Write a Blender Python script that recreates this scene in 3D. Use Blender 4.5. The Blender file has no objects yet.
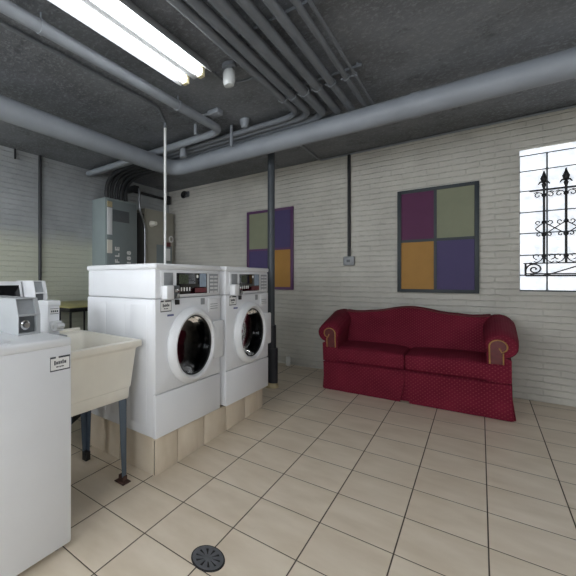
import bpy, bmesh, math, random
from mathutils import Vector, Matrix
random.seed(4)
C = bpy.context.scene.collection
S = bpy.context.scene
PI = math.pi
H = 1.235                 # lens height above the low floor at the drain; everything below is measured from the lens

# ------------------------------------------------------------------ camera, world, exposure
cam_d = bpy.data.cameras.new('camera'); cam = bpy.data.objects.new('camera', cam_d); C.objects.link(cam)
YAW = 0.7419
cam.location = (0, 0, H); cam.rotation_euler = (PI/2, 0, YAW)
cam_d.sensor_width = 36; cam_d.lens = 356.9/576*36
cam_d.shift_x = (288-153)/576; cam_d.shift_y = -9/576
cam_d.clip_start = 0.02
S.camera = cam
w = bpy.data.worlds.new('world'); S.world = w; w.use_nodes = True
w.node_tree.nodes['Background'].inputs[0].default_value = (0.75, 0.85, 1, 1)
w.node_tree.nodes['Background'].inputs[1].default_value = 0.6
S.view_settings.view_transform = 'Standard'; S.view_settings.look = 'None'
S.view_settings.gamma = 1; S.view_settings.use_curve_mapping = False
S.view_settings.exposure = 0.0
TUBE = 13.0               # emission of the fluorescent tubes
FILL_S = 9.5              # emission of the unseen fill windows added to the other walls
PANE = .88                # emission of the daylit glass blocks

# ------------------------------------------------------------------ helpers
def lin(h):
    if isinstance(h, str):
        v = [int(h[i:i+2], 16)/255 for i in (0, 2, 4)]
        return tuple((c/12.92 if c <= .04045 else ((c+.055)/1.055)**2.4) for c in v)
    return h

class NT:
    def __init__(s, m): s.t = m.node_tree; s.n = s.t.nodes; s.l = s.t.links
    def add(s, typ, **k):
        o = s.n.new(typ)
        for a, b in k.items(): setattr(o, a, b)
        return o
    def link(s, a, b): s.l.new(a, b)
    def math(s, op, a, b=None, c=None):
        o = s.add('ShaderNodeMath', operation=op)
        for i, v in enumerate((a, b, c)):
            if v is None: continue
            if isinstance(v, (int, float)): o.inputs[i].default_value = v
            else: s.link(v, o.inputs[i])
        return o.outputs[0]
    def mix(s, f, a, b):
        o = s.add('ShaderNodeMix', data_type='RGBA')
        for i, v in ((0, f), (6, a), (7, b)):
            if isinstance(v, (int, float)): o.inputs[i].default_value = v
            elif isinstance(v, tuple): o.inputs[i].default_value = (*v, 1)
            else: s.link(v, o.inputs[i])
        return o.outputs[2]
    def noise(s, vec, scale, detail=4, rough=.55):
        o = s.add('ShaderNodeTexNoise'); o.inputs['Scale'].default_value = scale
        o.inputs['Detail'].default_value = detail; o.inputs['Roughness'].default_value = rough
        if vec is not None: s.link(vec, o.inputs['Vector'])
        return o.outputs[0]
    def ramp(s, f, lo, hi):
        o = s.add('ShaderNodeMapRange'); s.link(f, o.inputs[0])
        o.inputs[1].default_value = lo; o.inputs[2].default_value = hi
        return o.outputs[0]

def newmat(name):
    m = bpy.data.materials.new(name); m.use_nodes = True
    t = NT(m); b = t.n['Principled BSDF']
    return m, t, b

def mat(name, col, rough=.5, metal=0, var=.06, vscale=6, bump=0, bscale=60, spec=.5, coat=0):
    """painted / plastic / metal surface with a little procedural unevenness"""
    m, t, b = newmat(name)
    c = lin(col); tc = t.add('ShaderNodeTexCoord').outputs['Object']
    n = t.noise(tc, vscale)
    lo = tuple(x*(1-var) for x in c); hi = tuple(min(1, x*(1+var)) for x in c)
    t.link(t.mix(t.ramp(n, .3, .7), lo, hi), b.inputs['Base Color'])
    b.inputs['Roughness'].default_value = rough; b.inputs['Metallic'].default_value = metal
    b.inputs['Specular IOR Level'].default_value = spec
    b.inputs['Coat Weight'].default_value = coat
    if bump:
        bp = t.add('ShaderNodeBump'); bp.inputs['Strength'].default_value = bump; bp.inputs['Distance'].default_value = .01
        t.link(t.noise(tc, bscale, 3), bp.inputs['Height']); t.link(bp.outputs[0], b.inputs['Normal'])
    return m

def emit(name, col, st):
    m, t, b = newmat(name)
    b.inputs['Base Color'].default_value = (.9, .9, .9, 1)
    b.inputs['Emission Color'].default_value = (*lin(col), 1); b.inputs['Emission Strength'].default_value = st
    return m

def brick_mat(name, axis, col_hi, col_lo, two_tone=None):
    """painted brick: axis 0 -> courses run along X, 1 -> along Y"""
    m, t, b = newmat(name)
    tc = t.add('ShaderNodeTexCoord').outputs['Object']
    sp = t.add('ShaderNodeSeparateXYZ'); t.link(tc, sp.inputs[0])
    cb = t.add('ShaderNodeCombineXYZ'); t.link(sp.outputs[axis], cb.inputs[0]); t.link(sp.outputs[2], cb.inputs[1])
    wob = t.noise(tc, 9, 2)
    va = t.add('ShaderNodeVectorMath', operation='ADD'); t.link(cb.outputs[0], va.inputs[0])
    wv = t.add('ShaderNodeCombineXYZ'); wm = t.math('MULTIPLY', t.math('SUBTRACT', wob, .5), .016)
    t.link(wm, wv.inputs[0]); t.link(wm, wv.inputs[1]); t.link(wv.outputs[0], va.inputs[1])
    br = t.add('ShaderNodeTexBrick', offset=.5, offset_frequency=2, squash=1, squash_frequency=1)
    t.link(va.outputs[0], br.inputs['Vector'])
    for k, v in (('Scale', 1), ('Mortar Size', .005), ('Mortar Smooth', .7), ('Bias', 0), ('Brick Width', .21), ('Row Height', .06)):
        br.inputs[k].default_value = v
    n1 = t.noise(tc, 3, 5); n2 = t.noise(tc, 40, 3)
    # bed joints stay readable, upright joints are almost filled with paint
    vz = t.add('ShaderNodeSeparateXYZ'); t.link(va.outputs[0], vz.inputs[0])
    fr = t.math('FRACT', t.math('DIVIDE', vz.outputs[1], .06))
    bed = t.math('SUBTRACT', 1, t.ramp(t.math('MULTIPLY', t.math('MINIMUM', fr, t.math('SUBTRACT', 1, fr)), .06), .001, .009))
    joint = t.math('MAXIMUM', t.math('MULTIPLY', bed, t.ramp(n2, .2, .6)), t.math('MULTIPLY', br.outputs['Fac'], .28))
    c = t.mix(t.ramp(n1, .35, .65), lin(col_lo), lin(col_hi))
    if two_tone:
        zed, low = two_tone
        f = t.ramp(t.math('ADD', sp.outputs[2], t.math('MULTIPLY', t.math('SUBTRACT', n1, .5), .15)), zed-.12, zed+.12)
        c = t.mix(f, lin(low), c)
    dk = t.mix(.09, c, (0.05, 0.05, 0.05))
    c2 = t.mix(joint, c, dk)
    t.link(c2, b.inputs['Base Color']); b.inputs['Roughness'].default_value = .55
    b.inputs['Specular IOR Level'].default_value = .3
    hgt = t.math('ADD', t.math('MULTIPLY', joint, -1), t.math('MULTIPLY', n2, .5))
    bp = t.add('ShaderNodeBump'); bp.inputs['Strength'].default_value = .9; bp.inputs['Distance'].default_value = .008
    t.link(hgt, bp.inputs['Height']); t.link(bp.outputs[0], b.inputs['Normal'])
    return m

def tile_mat(name, ox, oy, pitch, grout=.0055, lines=True):
    m, t, b = newmat(name)
    tc = t.add('ShaderNodeTexCoord').outputs['Object']
    mp = t.add('ShaderNodeMapping'); t.link(tc, mp.inputs[0]); mp.inputs['Location'].default_value = (-ox, -oy, 0)
    sp = t.add('ShaderNodeSeparateXYZ'); t.link(mp.outputs[0], sp.inputs[0])
    cell = t.add('ShaderNodeCombineXYZ')
    dist = []
    for i in (0, 1):
        q = t.math('DIVIDE', sp.outputs[i], pitch)
        t.link(t.math('FLOOR', q), cell.inputs[i])
        fr = t.math('FRACT', q)
        dist.append(t.math('MULTIPLY', t.math('MINIMUM', fr, t.math('SUBTRACT', 1, fr)), pitch))
    d = t.math('MINIMUM', dist[0], dist[1])
    wn = t.add('ShaderNodeTexWhiteNoise', noise_dimensions='3D'); t.link(cell.outputs[0], wn.inputs[0])
    # each tile gets its own piece of marbled glaze
    off = t.add('ShaderNodeVectorMath', operation='MULTIPLY_ADD'); t.link(wn.outputs['Color'], off.inputs[0])
    off.inputs[1].default_value = (7, 7, 7); t.link(tc, off.inputs[2])
    st = t.add('ShaderNodeMapping'); t.link(off.outputs[0], st.inputs[0]); st.inputs['Scale'].default_value = (1, 2.2, 1); st.inputs['Rotation'].default_value = (0, 0, .6)
    n1 = t.noise(st.outputs[0], 4, 3, .5); n2 = t.noise(off.outputs[0], 18, 3)
    c = t.mix(t.ramp(n1, .2, .8), lin('cfc0a9'), lin('e6dac7'))
    c = t.mix(t.math('MULTIPLY', t.ramp(n2, .3, .95), .1), c, lin('c5b69e'))
    c = t.mix(t.math('MULTIPLY', wn.outputs['Value'], .16), c, lin('bcad98'))
    r = t.math('ADD', t.math('MULTIPLY', n1, .1), .28)
    if lines:
        g = t.math('SUBTRACT', 1, t.ramp(d, grout*.35, grout*.6))
        c = t.mix(g, c, lin('4a4036'))
        r = t.math('ADD', r, t.math('MULTIPLY', g, .5))
        bp = t.add('ShaderNodeBump'); bp.inputs['Strength'].default_value = .6; bp.inputs['Distance'].default_value = .003
        t.link(t.math('ADD', t.ramp(d, 0, grout), t.math('MULTIPLY', n2, .12)), bp.inputs['Height']); t.link(bp.outputs[0], b.inputs['Normal'])
    t.link(c, b.inputs['Base Color']); t.link(r, b.inputs['Roughness'])
    b.inputs['Specular IOR Level'].default_value = .35
    return m

ORG = {}
class MB:
    """collects shapes (coordinates relative to the lens, z up) into ONE mesh"""
    def __init__(s): s.bm = bmesh.new()
    def _merge(s, o, smooth=False):
        vs = [s.bm.verts.new(v.co) for v in o.verts]
        o.verts.index_update()
        for f in o.faces:
            nf = s.bm.faces.new([vs[v.index] for v in f.verts]); nf.smooth = True
        o.free()
    def box(s, x0, x1, y0, y1, z0, z1, bev=0, seg=2):
        o = bmesh.new(); bmesh.ops.create_cube(o, size=1)
        for v in o.verts:
            v.co = (x0+(v.co.x+.5)*(x1-x0), y0+(v.co.y+.5)*(y1-y0), z0+(v.co.z+.5)*(z1-z0))
        if bev: bmesh.ops.bevel(o, geom=o.edges[:], offset=bev, segments=seg, profile=.5, affect='EDGES')
        s._merge(o); s.bm.normal_update(); return s
    def hexa(s, pts, bev=0):
        """8 points: bottom loop of 4, top loop of 4"""
        o = bmesh.new(); v = [o.verts.new(p) for p in pts]
        for f in ((3, 2, 1, 0), (4, 5, 6, 7), (0, 1, 5, 4), (1, 2, 6, 5), (2, 3, 7, 6), (3, 0, 4, 7)): o.faces.new([v[i] for i in f])
        bmesh.ops.recalc_face_normals(o, faces=o.faces[:])
        if bev: bmesh.ops.bevel(o, geom=o.edges[:], offset=bev, segments=2, profile=.5, affect='EDGES')
        s._merge(o); s.bm.normal_update(); return s
    def prism(s, poly, axis, a0, a1, bev=0, seg=2, move=None):
        """poly in the plane normal to axis; (y,z) for axis 0, (x,z) for 1, (x,y) for 2"""
        def P(p, a): return {0: (a, p[0], p[1]), 1: (p[0], a, p[1]), 2: (p[0], p[1], a)}[axis]
        o = bmesh.new()
        A = [o.verts.new(P(p, a0)) for p in poly]; B = [o.verts.new(P(p if move is None else move(p), a1)) for p in poly]
        n = len(poly); o.faces.new(A); o.faces.new(B[::-1])
        for i in range(n): o.faces.new((A[i], B[i], B[(i+1) % n], A[(i+1) % n]))
        bmesh.ops.recalc_face_normals(o, faces=o.faces[:])
        if bev:
            caps = [e for e in o.edges if len(set(v in A for v in e.verts)) == 1]
            bmesh.ops.bevel(o, geom=caps, offset=bev, segments=seg, profile=.5, affect='EDGES')
        s._merge(o); s.bm.normal_update(); return s
    def tube(s, pts, r, seg=12, cap=True, rad=None):
        pts = [Vector(p) for p in pts]; n = len(pts); rings = []
        up = None
        for i, p in enumerate(pts):
            t = (pts[min(i+1, n-1)]-pts[max(i-1, 0)]).normalized()
            if up is None:
                up = Vector((0, 0, 1)) if abs(t.z) < .9 else Vector((1, 0, 0))
            up = (up-t*up.dot(t)).normalized(); sd = t.cross(up)
            rr = rad[i] if rad else r
            rings.append([s.bm.verts.new(p+(up*math.cos(2*PI*k/seg)+sd*math.sin(2*PI*k/seg))*rr) for k in range(seg)])
        for a, b in zip(rings, rings[1:]):
            for k in range(seg):
                s.bm.faces.new((a[k], a[(k+1) % seg], b[(k+1) % seg], b[k])).smooth = True
        if cap: s.bm.faces.new(rings[0][::-1]); s.bm.faces.new(rings[-1])
        return s
    def lathe(s, prof, axis, org, seg=32, cap0=False, cap1=False):
        """prof: (radius, offset along axis)"""
        def P(r, h, a):
            u, v = r*math.cos(a), r*math.sin(a)
            q = {0: (h, u, v), 1: (u, h, v), 2: (u, v, h)}[axis]
            return (org[0]+q[0], org[1]+q[1], org[2]+q[2])
        rings = []
        for r, h in prof: rings.append([s.bm.verts.new(P(r, h, 2*PI*k/seg)) for k in range(seg)])
        for a, b in zip(rings, rings[1:]):
            for k in range(seg): s.bm.faces.new((a[k], a[(k+1) % seg], b[(k+1) % seg], b[k])).smooth = True
        if cap0: s.bm.faces.new(rings[0][::-1])
        if cap1: s.bm.faces.new(rings[-1])
        return s
    def ball(s, c, r, sx=1, sy=1, sz=1, seg=14):
        o = bmesh.new(); bmesh.ops.create_uvsphere(o, u_segments=seg, v_segments=max(6, seg//2), radius=r)
        for v in o.verts: v.co = (c[0]+v.co.x*sx, c[1]+v.co.y*sy, c[2]+v.co.z*sz)
        s._merge(o); s.bm.normal_update(); return s
    def build(s, name, m, parent=None, local=False, angle=38):
        me = bpy.data.meshes.new(name)
        bmesh.ops.recalc_face_normals(s.bm, faces=s.bm.faces[:])
        if local: o0 = Vector((0, 0, 0))
        elif parent is not None: o0 = ORG[parent]-Vector((0, 0, H))
        else: o0 = Vector((0, 0, -H))
        for v in s.bm.verts: v.co -= o0
        s.bm.to_mesh(me); s.bm.free()
        for p in me.polygons: p.use_smooth = True
        me.set_sharp_from_angle(angle=math.radians(angle))
        me.materials.append(m)
        o = bpy.data.objects.new(name, me); C.objects.link(o)
        if parent is not None:
            o.parent = parent; ORG[o] = ORG[parent]
        else: ORG[o] = Vector((0, 0, 0))
        return o

def tag(o, label, cat, group=None):
    o['label'] = label; o['category'] = cat
    if group: o['group'] = group
    return o
def thing(name, label, cat, loc, group=None):
    o = bpy.data.objects.new(name, None); C.objects.link(o)
    o.location = (loc[0], loc[1], loc[2]+H); o.empty_display_size = .1
    ORG[o] = Vector(o.location)
    return tag(o, label, cat, group)
def struct(o): o['kind'] = 'structure'; return o
def rnd(pts, r, seg=8):
    """round the corners of a polyline"""
    P = [Vector(p) for p in pts]; out = [P[0]]
    for a, b, c in zip(P, P[1:], P[2:]):
        u, v = (a-b), (c-b); rr = min(r, u.length*.49, v.length*.49)
        p0, p2 = b+u.normalized()*rr, b+v.normalized()*rr
        for k in range(seg+1):
            t = k/seg; out.append(p0*(1-t)**2+b*2*t*(1-t)+p2*t*t)
    out.append(P[-1]); return out

# ------------------------------------------------------------------ materials
M = {}
M['white'] = mat('white_enamel', 'e3e5e8', .32, 0, .02, 4)
M['white2'] = mat('white_plastic', 'dfe1e3', .38, 0, .02, 5)
M['greywhite'] = mat('grey_white_enamel', 'd3d4d6', .38, 0, .02, 4)
M['grey'] = mat('grey_panel', '8f9396', .45, 0, .08, 20)
M['dgrey'] = mat('dark_grey_panel', '55595c', .45, 0, .08, 20)
M['black'] = mat('black_plastic', '101113', .3, 0, .1, 10)
M['rubber'] = mat('black_rubber', '141415', .6, 0, .1, 10)
M['gloss'] = mat('black_display_glass', '0a0b0d', .08, 0, .1, 10, coat=.5)
M['chrome'] = mat('chrome', 'd8d9da', .15, 1, .03, 10)
M['steel'] = mat('brushed_steel', '8e9093', .32, 1, .1, 30)
M['satin'] = mat('satin_pale_metal', 'd2d3d4', .45, .4, .05, 20)
M['drain'] = mat('dull_drain_metal', '6a6c70', .45, .5, .15, 40)
M['casegrey'] = mat('grey_meter_enamel', 'a3a6a8', .42, 0, .04, 10)
M['drum'] = mat('dull_steel_drum', '44464a', .35, .9, .2, 30)
M['paper'] = mat('white_paper', 'e6e6e4', .6, 0, .03, 10)
M['ink'] = mat('dark_ink', '3a3d44', .6, 0, .05, 10)
M['inkblue'] = mat('blue_ink', '5d6690', .6, 0, .05, 10)
M['green'] = mat('green_print', '39432f', .4, 0, .8, 90)
M['lightblue'] = mat('pale_blue_print', '8d9dae', .35, 0, .15, 40)
M['redprint'] = mat('dark_red_print', '5e1c24', .35, 0, .3, 60)
M['cream'] = mat('cream_moulded_plastic', 'e8e4d8', .42, 0, .04, 6)
M['legblue'] = mat('blue_grey_leg_paint', '515d69', .45, 0, .08, 12)
M['rust'] = mat('rusty_iron', '4a332a', .8, 0, .3, 40)
M['pipe'] = mat('grey_pipe_paint', '888e95', .5, 0, .08, 5, .12, 40)
M['pipedark'] = mat('dark_grey_pipe_paint', '6a6f75', .55, 0, .1, 6, .1, 40)
M['iron'] = mat('black_iron', '17181c', .5, .2, .15, 20)
M['conduit'] = mat('black_conduit_paint', '202225', .5, 0, .1, 20)
M['pillar'] = mat('slate_pillar_paint', '40464c', .5, 0, .08, 8)
M['sleeve'] = mat('navy_sleeve_paint', '23262e', .5, 0, .1, 8)
M['white_pipe'] = mat('white_pipe_paint', 'd9dad8', .4, 0, .03, 8)
M['teal'] = mat('teal_grey_cabinet_paint', '8f9b9b', .45, 0, .05, 4)
M['tealfront'] = mat('grey_cabinet_front_paint', '7c8586', .45, 0, .05, 4)
M['tan'] = mat('tan_grey_cabinet_paint', 'a09d90', .5, 0, .06, 4)
M['tape'] = mat('tan_label', 'b3a582', .6, 0, .12, 30)
M['gold'] = mat('gold_trim', 'a8824a', .4, .3, .15, 30)
M['wood'] = mat('red_brown_wood', '5a1c1f', .45, 0, .2, 30)
M['olive'] = mat('olive_laminate', 'aaa46c', .45, 0, .06, 10)
M['orange'] = mat('orange_rubber', 'b5532f', .5, 0, .1, 10)
M['frame_slate'] = mat('dark_slate_frame', '2b3439', .55, 0, .06, 12)
M['frame_plum'] = mat('dark_plum_frame', '55305a', .55, 0, .06, 12)
M['p_plum'] = mat('plum_panel', '551b48', .65, 0, .04, 8)
M['p_sage'] = mat('sage_panel', '83876f', .65, 0, .04, 8)
M['p_ochre'] = mat('ochre_panel', 'a67a35', .65, 0, .05, 8)
M['p_indigo'] = mat('indigo_panel', '443a66', .65, 0, .04, 8)
M['lens'] = mat('clear_jar_glass', 'b9bdbd', .15, 0, .05, 10)
M['tube'] = emit('fluorescent_tube', 'fbfdff', TUBE)
M['housing'] = mat('aged_reflector_enamel', '9a9da0', .4, 0, .04, 8)  # white enamel, its colour greyed to hold back the glare of the tubes
M['socket'] = mat('yellowed_socket', 'cfc5a0', .5, 0, .05, 10)
M['tile'] = tile_mat('glazed_floor_tile', -1.2025, 1.2518, .3075)
M['ptile'] = tile_mat('glazed_plinth_tile', -1.2025, 1.2518, .3075, lines=False)
M['grout'] = mat('brown_grout', '1f1a16', .9, 0, .1, 30)

def fabric():
    m, t, b = newmat('burgundy_damask')
    tc = t.add('ShaderNodeTexCoord').outputs['Object']
    sp = t.add('ShaderNodeSeparateXYZ'); t.link(tc, sp.inputs[0])
    k = 2*PI/.034
    yz = t.math('ADD', sp.outputs[1], sp.outputs[2])
    a = t.math('SINE', t.math('MULTIPLY', t.math('ADD', sp.outputs[0], yz), k*.5))
    c = t.math('SINE', t.math('MULTIPLY', t.math('SUBTRACT', sp.outputs[0], yz), k*.5))
    d = t.ramp(t.math('MULTIPLY', t.math('ABSOLUTE', a), t.math('ABSOLUTE', c)), .72, .92)
    n = t.noise(tc, 5, 4)
    base = t.mix(t.ramp(n, .3, .7), lin('611729'), lin('732033'))
    t.link(t.mix(t.math('MULTIPLY', d, .42), base, lin('9c5054')), b.inputs['Base Color'])
    b.inputs['Roughness'].default_value = .75; b.inputs['Sheen Weight'].default_value = .0
    b.inputs['Sheen Roughness'].default_value = .4
    b.inputs['Specular IOR Level'].default_value = .1
    bp = t.add('ShaderNodeBump'); bp.inputs['Strength'].default_value = .3; bp.inputs['Distance'].default_value = .004
    t.link(t.math('ADD', d, t.noise(tc, 160, 2)), bp.inputs['Height']); t.link(bp.outputs[0], b.inputs['Normal'])
    return m
M['fabric'] = fabric()

def ceiling_mat():
    m, t, b = newmat('flaking_charcoal_ceiling_paint')
    tc = t.add('ShaderNodeTexCoord').outputs['Object']
    n1 = t.noise(tc, 1.6, 6, .6); n2 = t.noise(tc, 45, 5, .7); n3 = t.noise(tc, 6, 6, .7)
    c = t.mix(t.ramp(n1, .35, .65), lin('5a5d62'), lin('787c82'))
    c = t.mix(t.math('MULTIPLY', t.ramp(n3, .56, .68), .55), c, lin('3a3c41'))
    c = t.mix(t.math('MULTIPLY', t.ramp(n2, .50, .68), .75), c, lin('92979b'))
    t.link(c, b.inputs['Base Color']); b.inputs['Roughness'].default_value = .6
    bp = t.add('ShaderNodeBump'); bp.inputs['Strength'].default_value = .5; bp.inputs['Distance'].default_value = .008
    t.link(t.math('ADD', n2, n3), bp.inputs['Height']); t.link(bp.outputs[0], b.inputs['Normal'])
    return m
M['ceiling'] = ceiling_mat()
M['brick_back'] = brick_mat('painted_brick_along_back', 0, 'cac8bf', 'bab8b0')
M['brick_left'] = brick_mat('painted_brick_two_tone', 1, 'aaaeb0', '9b9fa1', two_tone=(H+.5, 'c6c9ba'))
M['plaster'] = mat('painted_plaster', 'b3afa6', .7, 0, .05, 3)

def pane_mat(name='daylit_glass_block', st=None):
    m, t, b = newmat(name)
    tc = t.add('ShaderNodeTexCoord').outputs['Object']
    n = t.noise(tc, 22, 3)
    c = t.mix(t.ramp(n, .35, .65), lin('d3dce8'), lin('ffffff'))
    t.link(c, b.inputs['Emission Color']); b.inputs['Emission Strength'].default_value = st or PANE
    b.inputs['Base Color'].default_value = (.7, .74, .78, 1); b.inputs['Roughness'].default_value = .15
    return m
M['pane'] = pane_mat()
M['pane_mild'] = pane_mat('mild_glass_block', FILL_S*.4)
M['pane_bright'] = pane_mat('bright_glass_block', FILL_S)
M['mortar'] = mat('white_window_mortar', '4c5052', .8, 0, .04, 10)

def glass():
    m, t, b = newmat('dark_door_glass')
    out = t.n['Material Output']; t.n.remove(b)
    tr = t.add('ShaderNodeBsdfTransparent'); tr.inputs[0].default_value = (.30, .31, .33, 1)
    gl = t.add('ShaderNodeBsdfGlossy'); gl.inputs['Roughness'].default_value = .08; gl.inputs[0].default_value = (1, 1, 1, 1)
    fr = t.add('ShaderNodeFresnel'); fr.inputs[0].default_value = 1.18
    ms = t.add('ShaderNodeMixShader'); t.link(fr.outputs[0], ms.inputs[0]); t.link(tr.outputs[0], ms.inputs[1]); t.link(gl.outputs[0], ms.inputs[2])
    t.link(ms.outputs[0], out.inputs[0])
    return m
M['glass'] = glass()

# ------------------------------------------------------------------ room shell
XL, XR, YB, YF, CZ = -3.985, 2.6, 4.76, -2.4, 1.508
GX, GY, F0 = .01324, .02908, -1.25664
def fz(x, y): return F0+GX*x+GY*y
mb = MB()
mb.hexa([(XL-.15, YF-.15, -1.6), (XR+.15, YF-.15, -1.6), (XR+.15, YB+.15, -1.6), (XL-.15, YB+.15, -1.6)] +
        [(x, y, fz(x, y)) for x, y in ((XL-.15, YF-.15), (XR+.15, YF-.15), (XR+.15, YB+.15), (XL-.15, YB+.15))])
struct(mb.build('floor', M['tile']))
struct(MB().box(XL-.15, XR+.15, YF-.15, YB+.15, CZ, CZ+.15).build('ceiling', M['ceiling']))
WX0, WX1, WZ0, WZ1 = .271, 1.66, -.115, 1.198
mb = MB()
mb.box(XL-.15, WX0, YB, YB+.15, -1.5, CZ).box(WX1, XR+.15, YB, YB+.15, -1.5, CZ)
mb.box(WX0, WX1, YB, YB+.15, -1.5, WZ0).box(WX0, WX1, YB, YB+.15, WZ1, CZ)
struct(mb.build('wall_back', M['brick_back']))
struct(MB().box(XL-.15, XL, YF-.15, YB, -1.5, CZ).build('wall_left', M['brick_left']))
struct(MB().box(XR, XR+.15, YF-.15, YB, -1.5, CZ).build('wall_right', M['plaster']))
struct(MB().box(XL, XR, YF-.15, YF, -1.5, CZ).build('wall_front', M['plaster']))

# glass-block window
mb = MB(); mb.box(WX0, WX1, YB+.035, YB+.10, WZ0, WZ1)
win = struct(mb.build('window_1', M['mortar']))
zs = [WZ0+.008, .035, .22, .422, .618, .815, 1.0, 1.145]
mb = MB(); x = WX0+.004
while x < WX1-.1:
    x1 = min(x+.178 if x < .3 else x+.196, WX1-.004)
    for a, b_ in zip(zs, zs[1:]):
        mb.box(x, x1-.013, YB+.02, YB+.055, a+.006, b_-.006, .005)
    x = x1
mb.build('pane', M['pane'], win)
MB().box(WX0, WX1, YB+.012, YB+.06, 1.152, WZ1-.002, .004).build('pane', M['pane'], win)

# unseen glass-block windows added behind and right of the viewer as fill light
def fill_window(n, axis, pos, a0, a1, z0, z1, m):
    d = -1 if axis == 1 else 1
    def bx(mb, u0, u1, v0, v1, d0, d1, bev=0):
        lo, hi = sorted((pos-d*d0, pos-d*d1))
        return mb.box(u0, u1, lo, hi, v0, v1, bev) if axis == 1 else mb.box(lo, hi, u0, u1, v0, v1, bev)
    wn = struct(bx(MB(), a0, a1, z0, z1, .002, .03).build('window_%d' % n, M['mortar']))  # added window, brightens the room from out of view
    mb = MB(); u = a0+.01
    while u < a1-.15:
        v = z0+.01
        while v < z1-.15:
            bx(mb, u, u+.19, v, v+.19, .02, .05, .006); v += .2
        u += .2
    mb.build('pane', M[m], wn)  # emissive fill blocks of the added window
fill_window(2, 1, YF, -3.8, .6, -.1, 1.12, 'pane_bright')
fill_window(3, 0, XR, -1.6, 1.2, .1, 1.12, 'pane_mild')  # added fill, hinted at by the reflection in the washer displays

# ------------------------------------------------------------------ ceiling: lamp
def tube_lamp(x0, x1, y0, y1, label, name='fluorescent_light', z=1.40):
    xm = (x0+x1)/2
    r = thing(name, label, 'ceiling light', (xm, (y0+y1)/2, z), 'fluorescent ceiling lights')
    mb = MB()
    mb.prism([(x0, z+.012), (x0+.05, z+.055), (xm-.03, z+.055), (xm-.018, z+.018), (xm+.018, z+.018), (xm+.03, z+.055), (x1-.05, z+.055), (x1, z+.012), (x1, z+.02), (x1-.045, CZ-.001), (x0+.045, CZ-.001), (x0, z+.02)], 1, y0, y1)
    mb.build('housing', M['housing'], r)
    for s in (-1, 1):
        xt = xm+s*.066
        MB().tube([(xt, y0+.05, z+.018), (xt, y1-.05, z+.018)], .024, 16).build('tube', M['tube'], r)
        for ye, d in ((y0, 1), (y1, -1)):
            mb = MB(); mb.box(xt-.022, xt+.022, min(ye+d*.012, ye+d*.05), max(ye+d*.012, ye+d*.05), z-.012, z+.05, .006)
            mb.build('lamp_holder', M['socket'], r)
    return r
tube_lamp(-1.615, -1.35, .78, 2.065, 'twin tube fluorescent light glowing white on the ceiling above the washers')
tube_lamp(.75, 1.01, .3, 1.58, 'twin tube fluorescent light hung out of frame to the right')  # extra lamp added to brighten the room
tube_lamp(-1.615, -1.35, -1.75, -.47, 'twin tube fluorescent light hung behind the viewer')  # extra lamp added to light the washer sides

# ------------------------------------------------------------------ ceiling: big pipes
mb = MB()
big = rnd([(-2.67, -2.35, 1.295), (-2.67, 3.28, 1.295), (XR-.02, 3.28, 1.295)], .2, 10)
mb.tube(big, .087, 28)
p = tag(mb.build('drain_pipe', M['pipe']), 'thick grey painted pipe turning a corner under the ceiling', 'pipe')
for x in (-.35, .45): MB().lathe([(.0872, -.03), (.092, -.03), (.092, .03), (.0872, .03)], 0, (x, 3.28, 1.295), 28).build('coupling', M['pipe'], p)
for x, y in ((.555, 3.28), (1.6, 3.28), (-2.67, .3)): MB().tube([(x, y, 1.37), (x, y, CZ-.002)], .010, 6).build('hanger_rod', M['iron'], p)
# slim conduit running beside the left leg of the big pipe
tag(MB().tube([(-2.83, -2.3, 1.345), (-2.83, 3.1, 1.345)], .010, 10).build('thin_conduit', M['pipe']), 'slim pale conduit hugging the left flank of the thick corner pipe', 'conduit')
# middle pipe beside the lamp
mb = MB(); mb.tube(rnd([(-1.83, -2.3, 1.425), (-1.83, 2.98, 1.425), (-3.93, 2.98, 1.43)], .14, 8), .036, 18)
p = tag(mb.build('water_pipe', M['pipe']), 'medium grey pipe running along the ceiling left of the lit lamp', 'pipe')
for y in (1.06, 2.3):
    mb = MB()
    mb.lathe([(.0362, -.012), (.041, -.012), (.041, .012), (.0362, .012)], 1, (-1.83, y, 1.425), 18)
    mb.tube([(-1.83, y, 1.47), (-1.83, y, CZ-.002)], .007, 6)
    mb.build('pipe_clamp', M['pipe'], p)
# short pipe with an elbow beside it
mb = MB(); mb.tube(rnd([(-3.93, 3.055, 1.44), (-2.36, 3.055, 1.44), (-2.36, 3.055, 1.33)], .09, 8), .032, 14)
mb.tube([(-2.36, 3.055, 1.36), (-2.36, 3.055, 1.31)], .036, 14)
tag(mb.build('elbow_pipe', M['pipe']), 'short grey pipe with a down-turned elbow beside the thick corner pipe', 'pipe')
tag(MB().tube([(-2.04, 2.84, CZ-.001), (-2.04, 2.84, 1.405)], .017, 10).build('pipe_stub', M['pipe']), 'stub of grey pipe poking down from ceiling left of the medium pipe', 'pipe')
tag(MB().tube([(-1.80, 3.10, CZ-.001), (-1.80, 3.10, 1.30)], .014, 10).build('drop_pipe', M['pipe']), 'thin grey riser dropping onto the top of the thick corner pipe', 'pipe')
mb = MB(); mb.lathe([(.045, 0), (.045, -.03), (.036, -.05), (.03, -.075), (.018, -.08)], 2, (-1.64, 3.07, CZ), 16, cap1=True)
tag(mb.build('pipe_flange', M['pipe']), 'small round flanged stub on the ceiling right of the thin riser', 'fitting')
mb = MB(); mb.box(-1.80, -1.69, 2.68, 2.78, 1.462, CZ-.001, .008).tube([(-1.94, 2.70, 1.49), (-1.80, 2.71, 1.49)], .012, 8)
tag(mb.build('junction_box', M['pipe']), 'grey painted junction box on the ceiling beyond the lamp', 'junction box')

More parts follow.
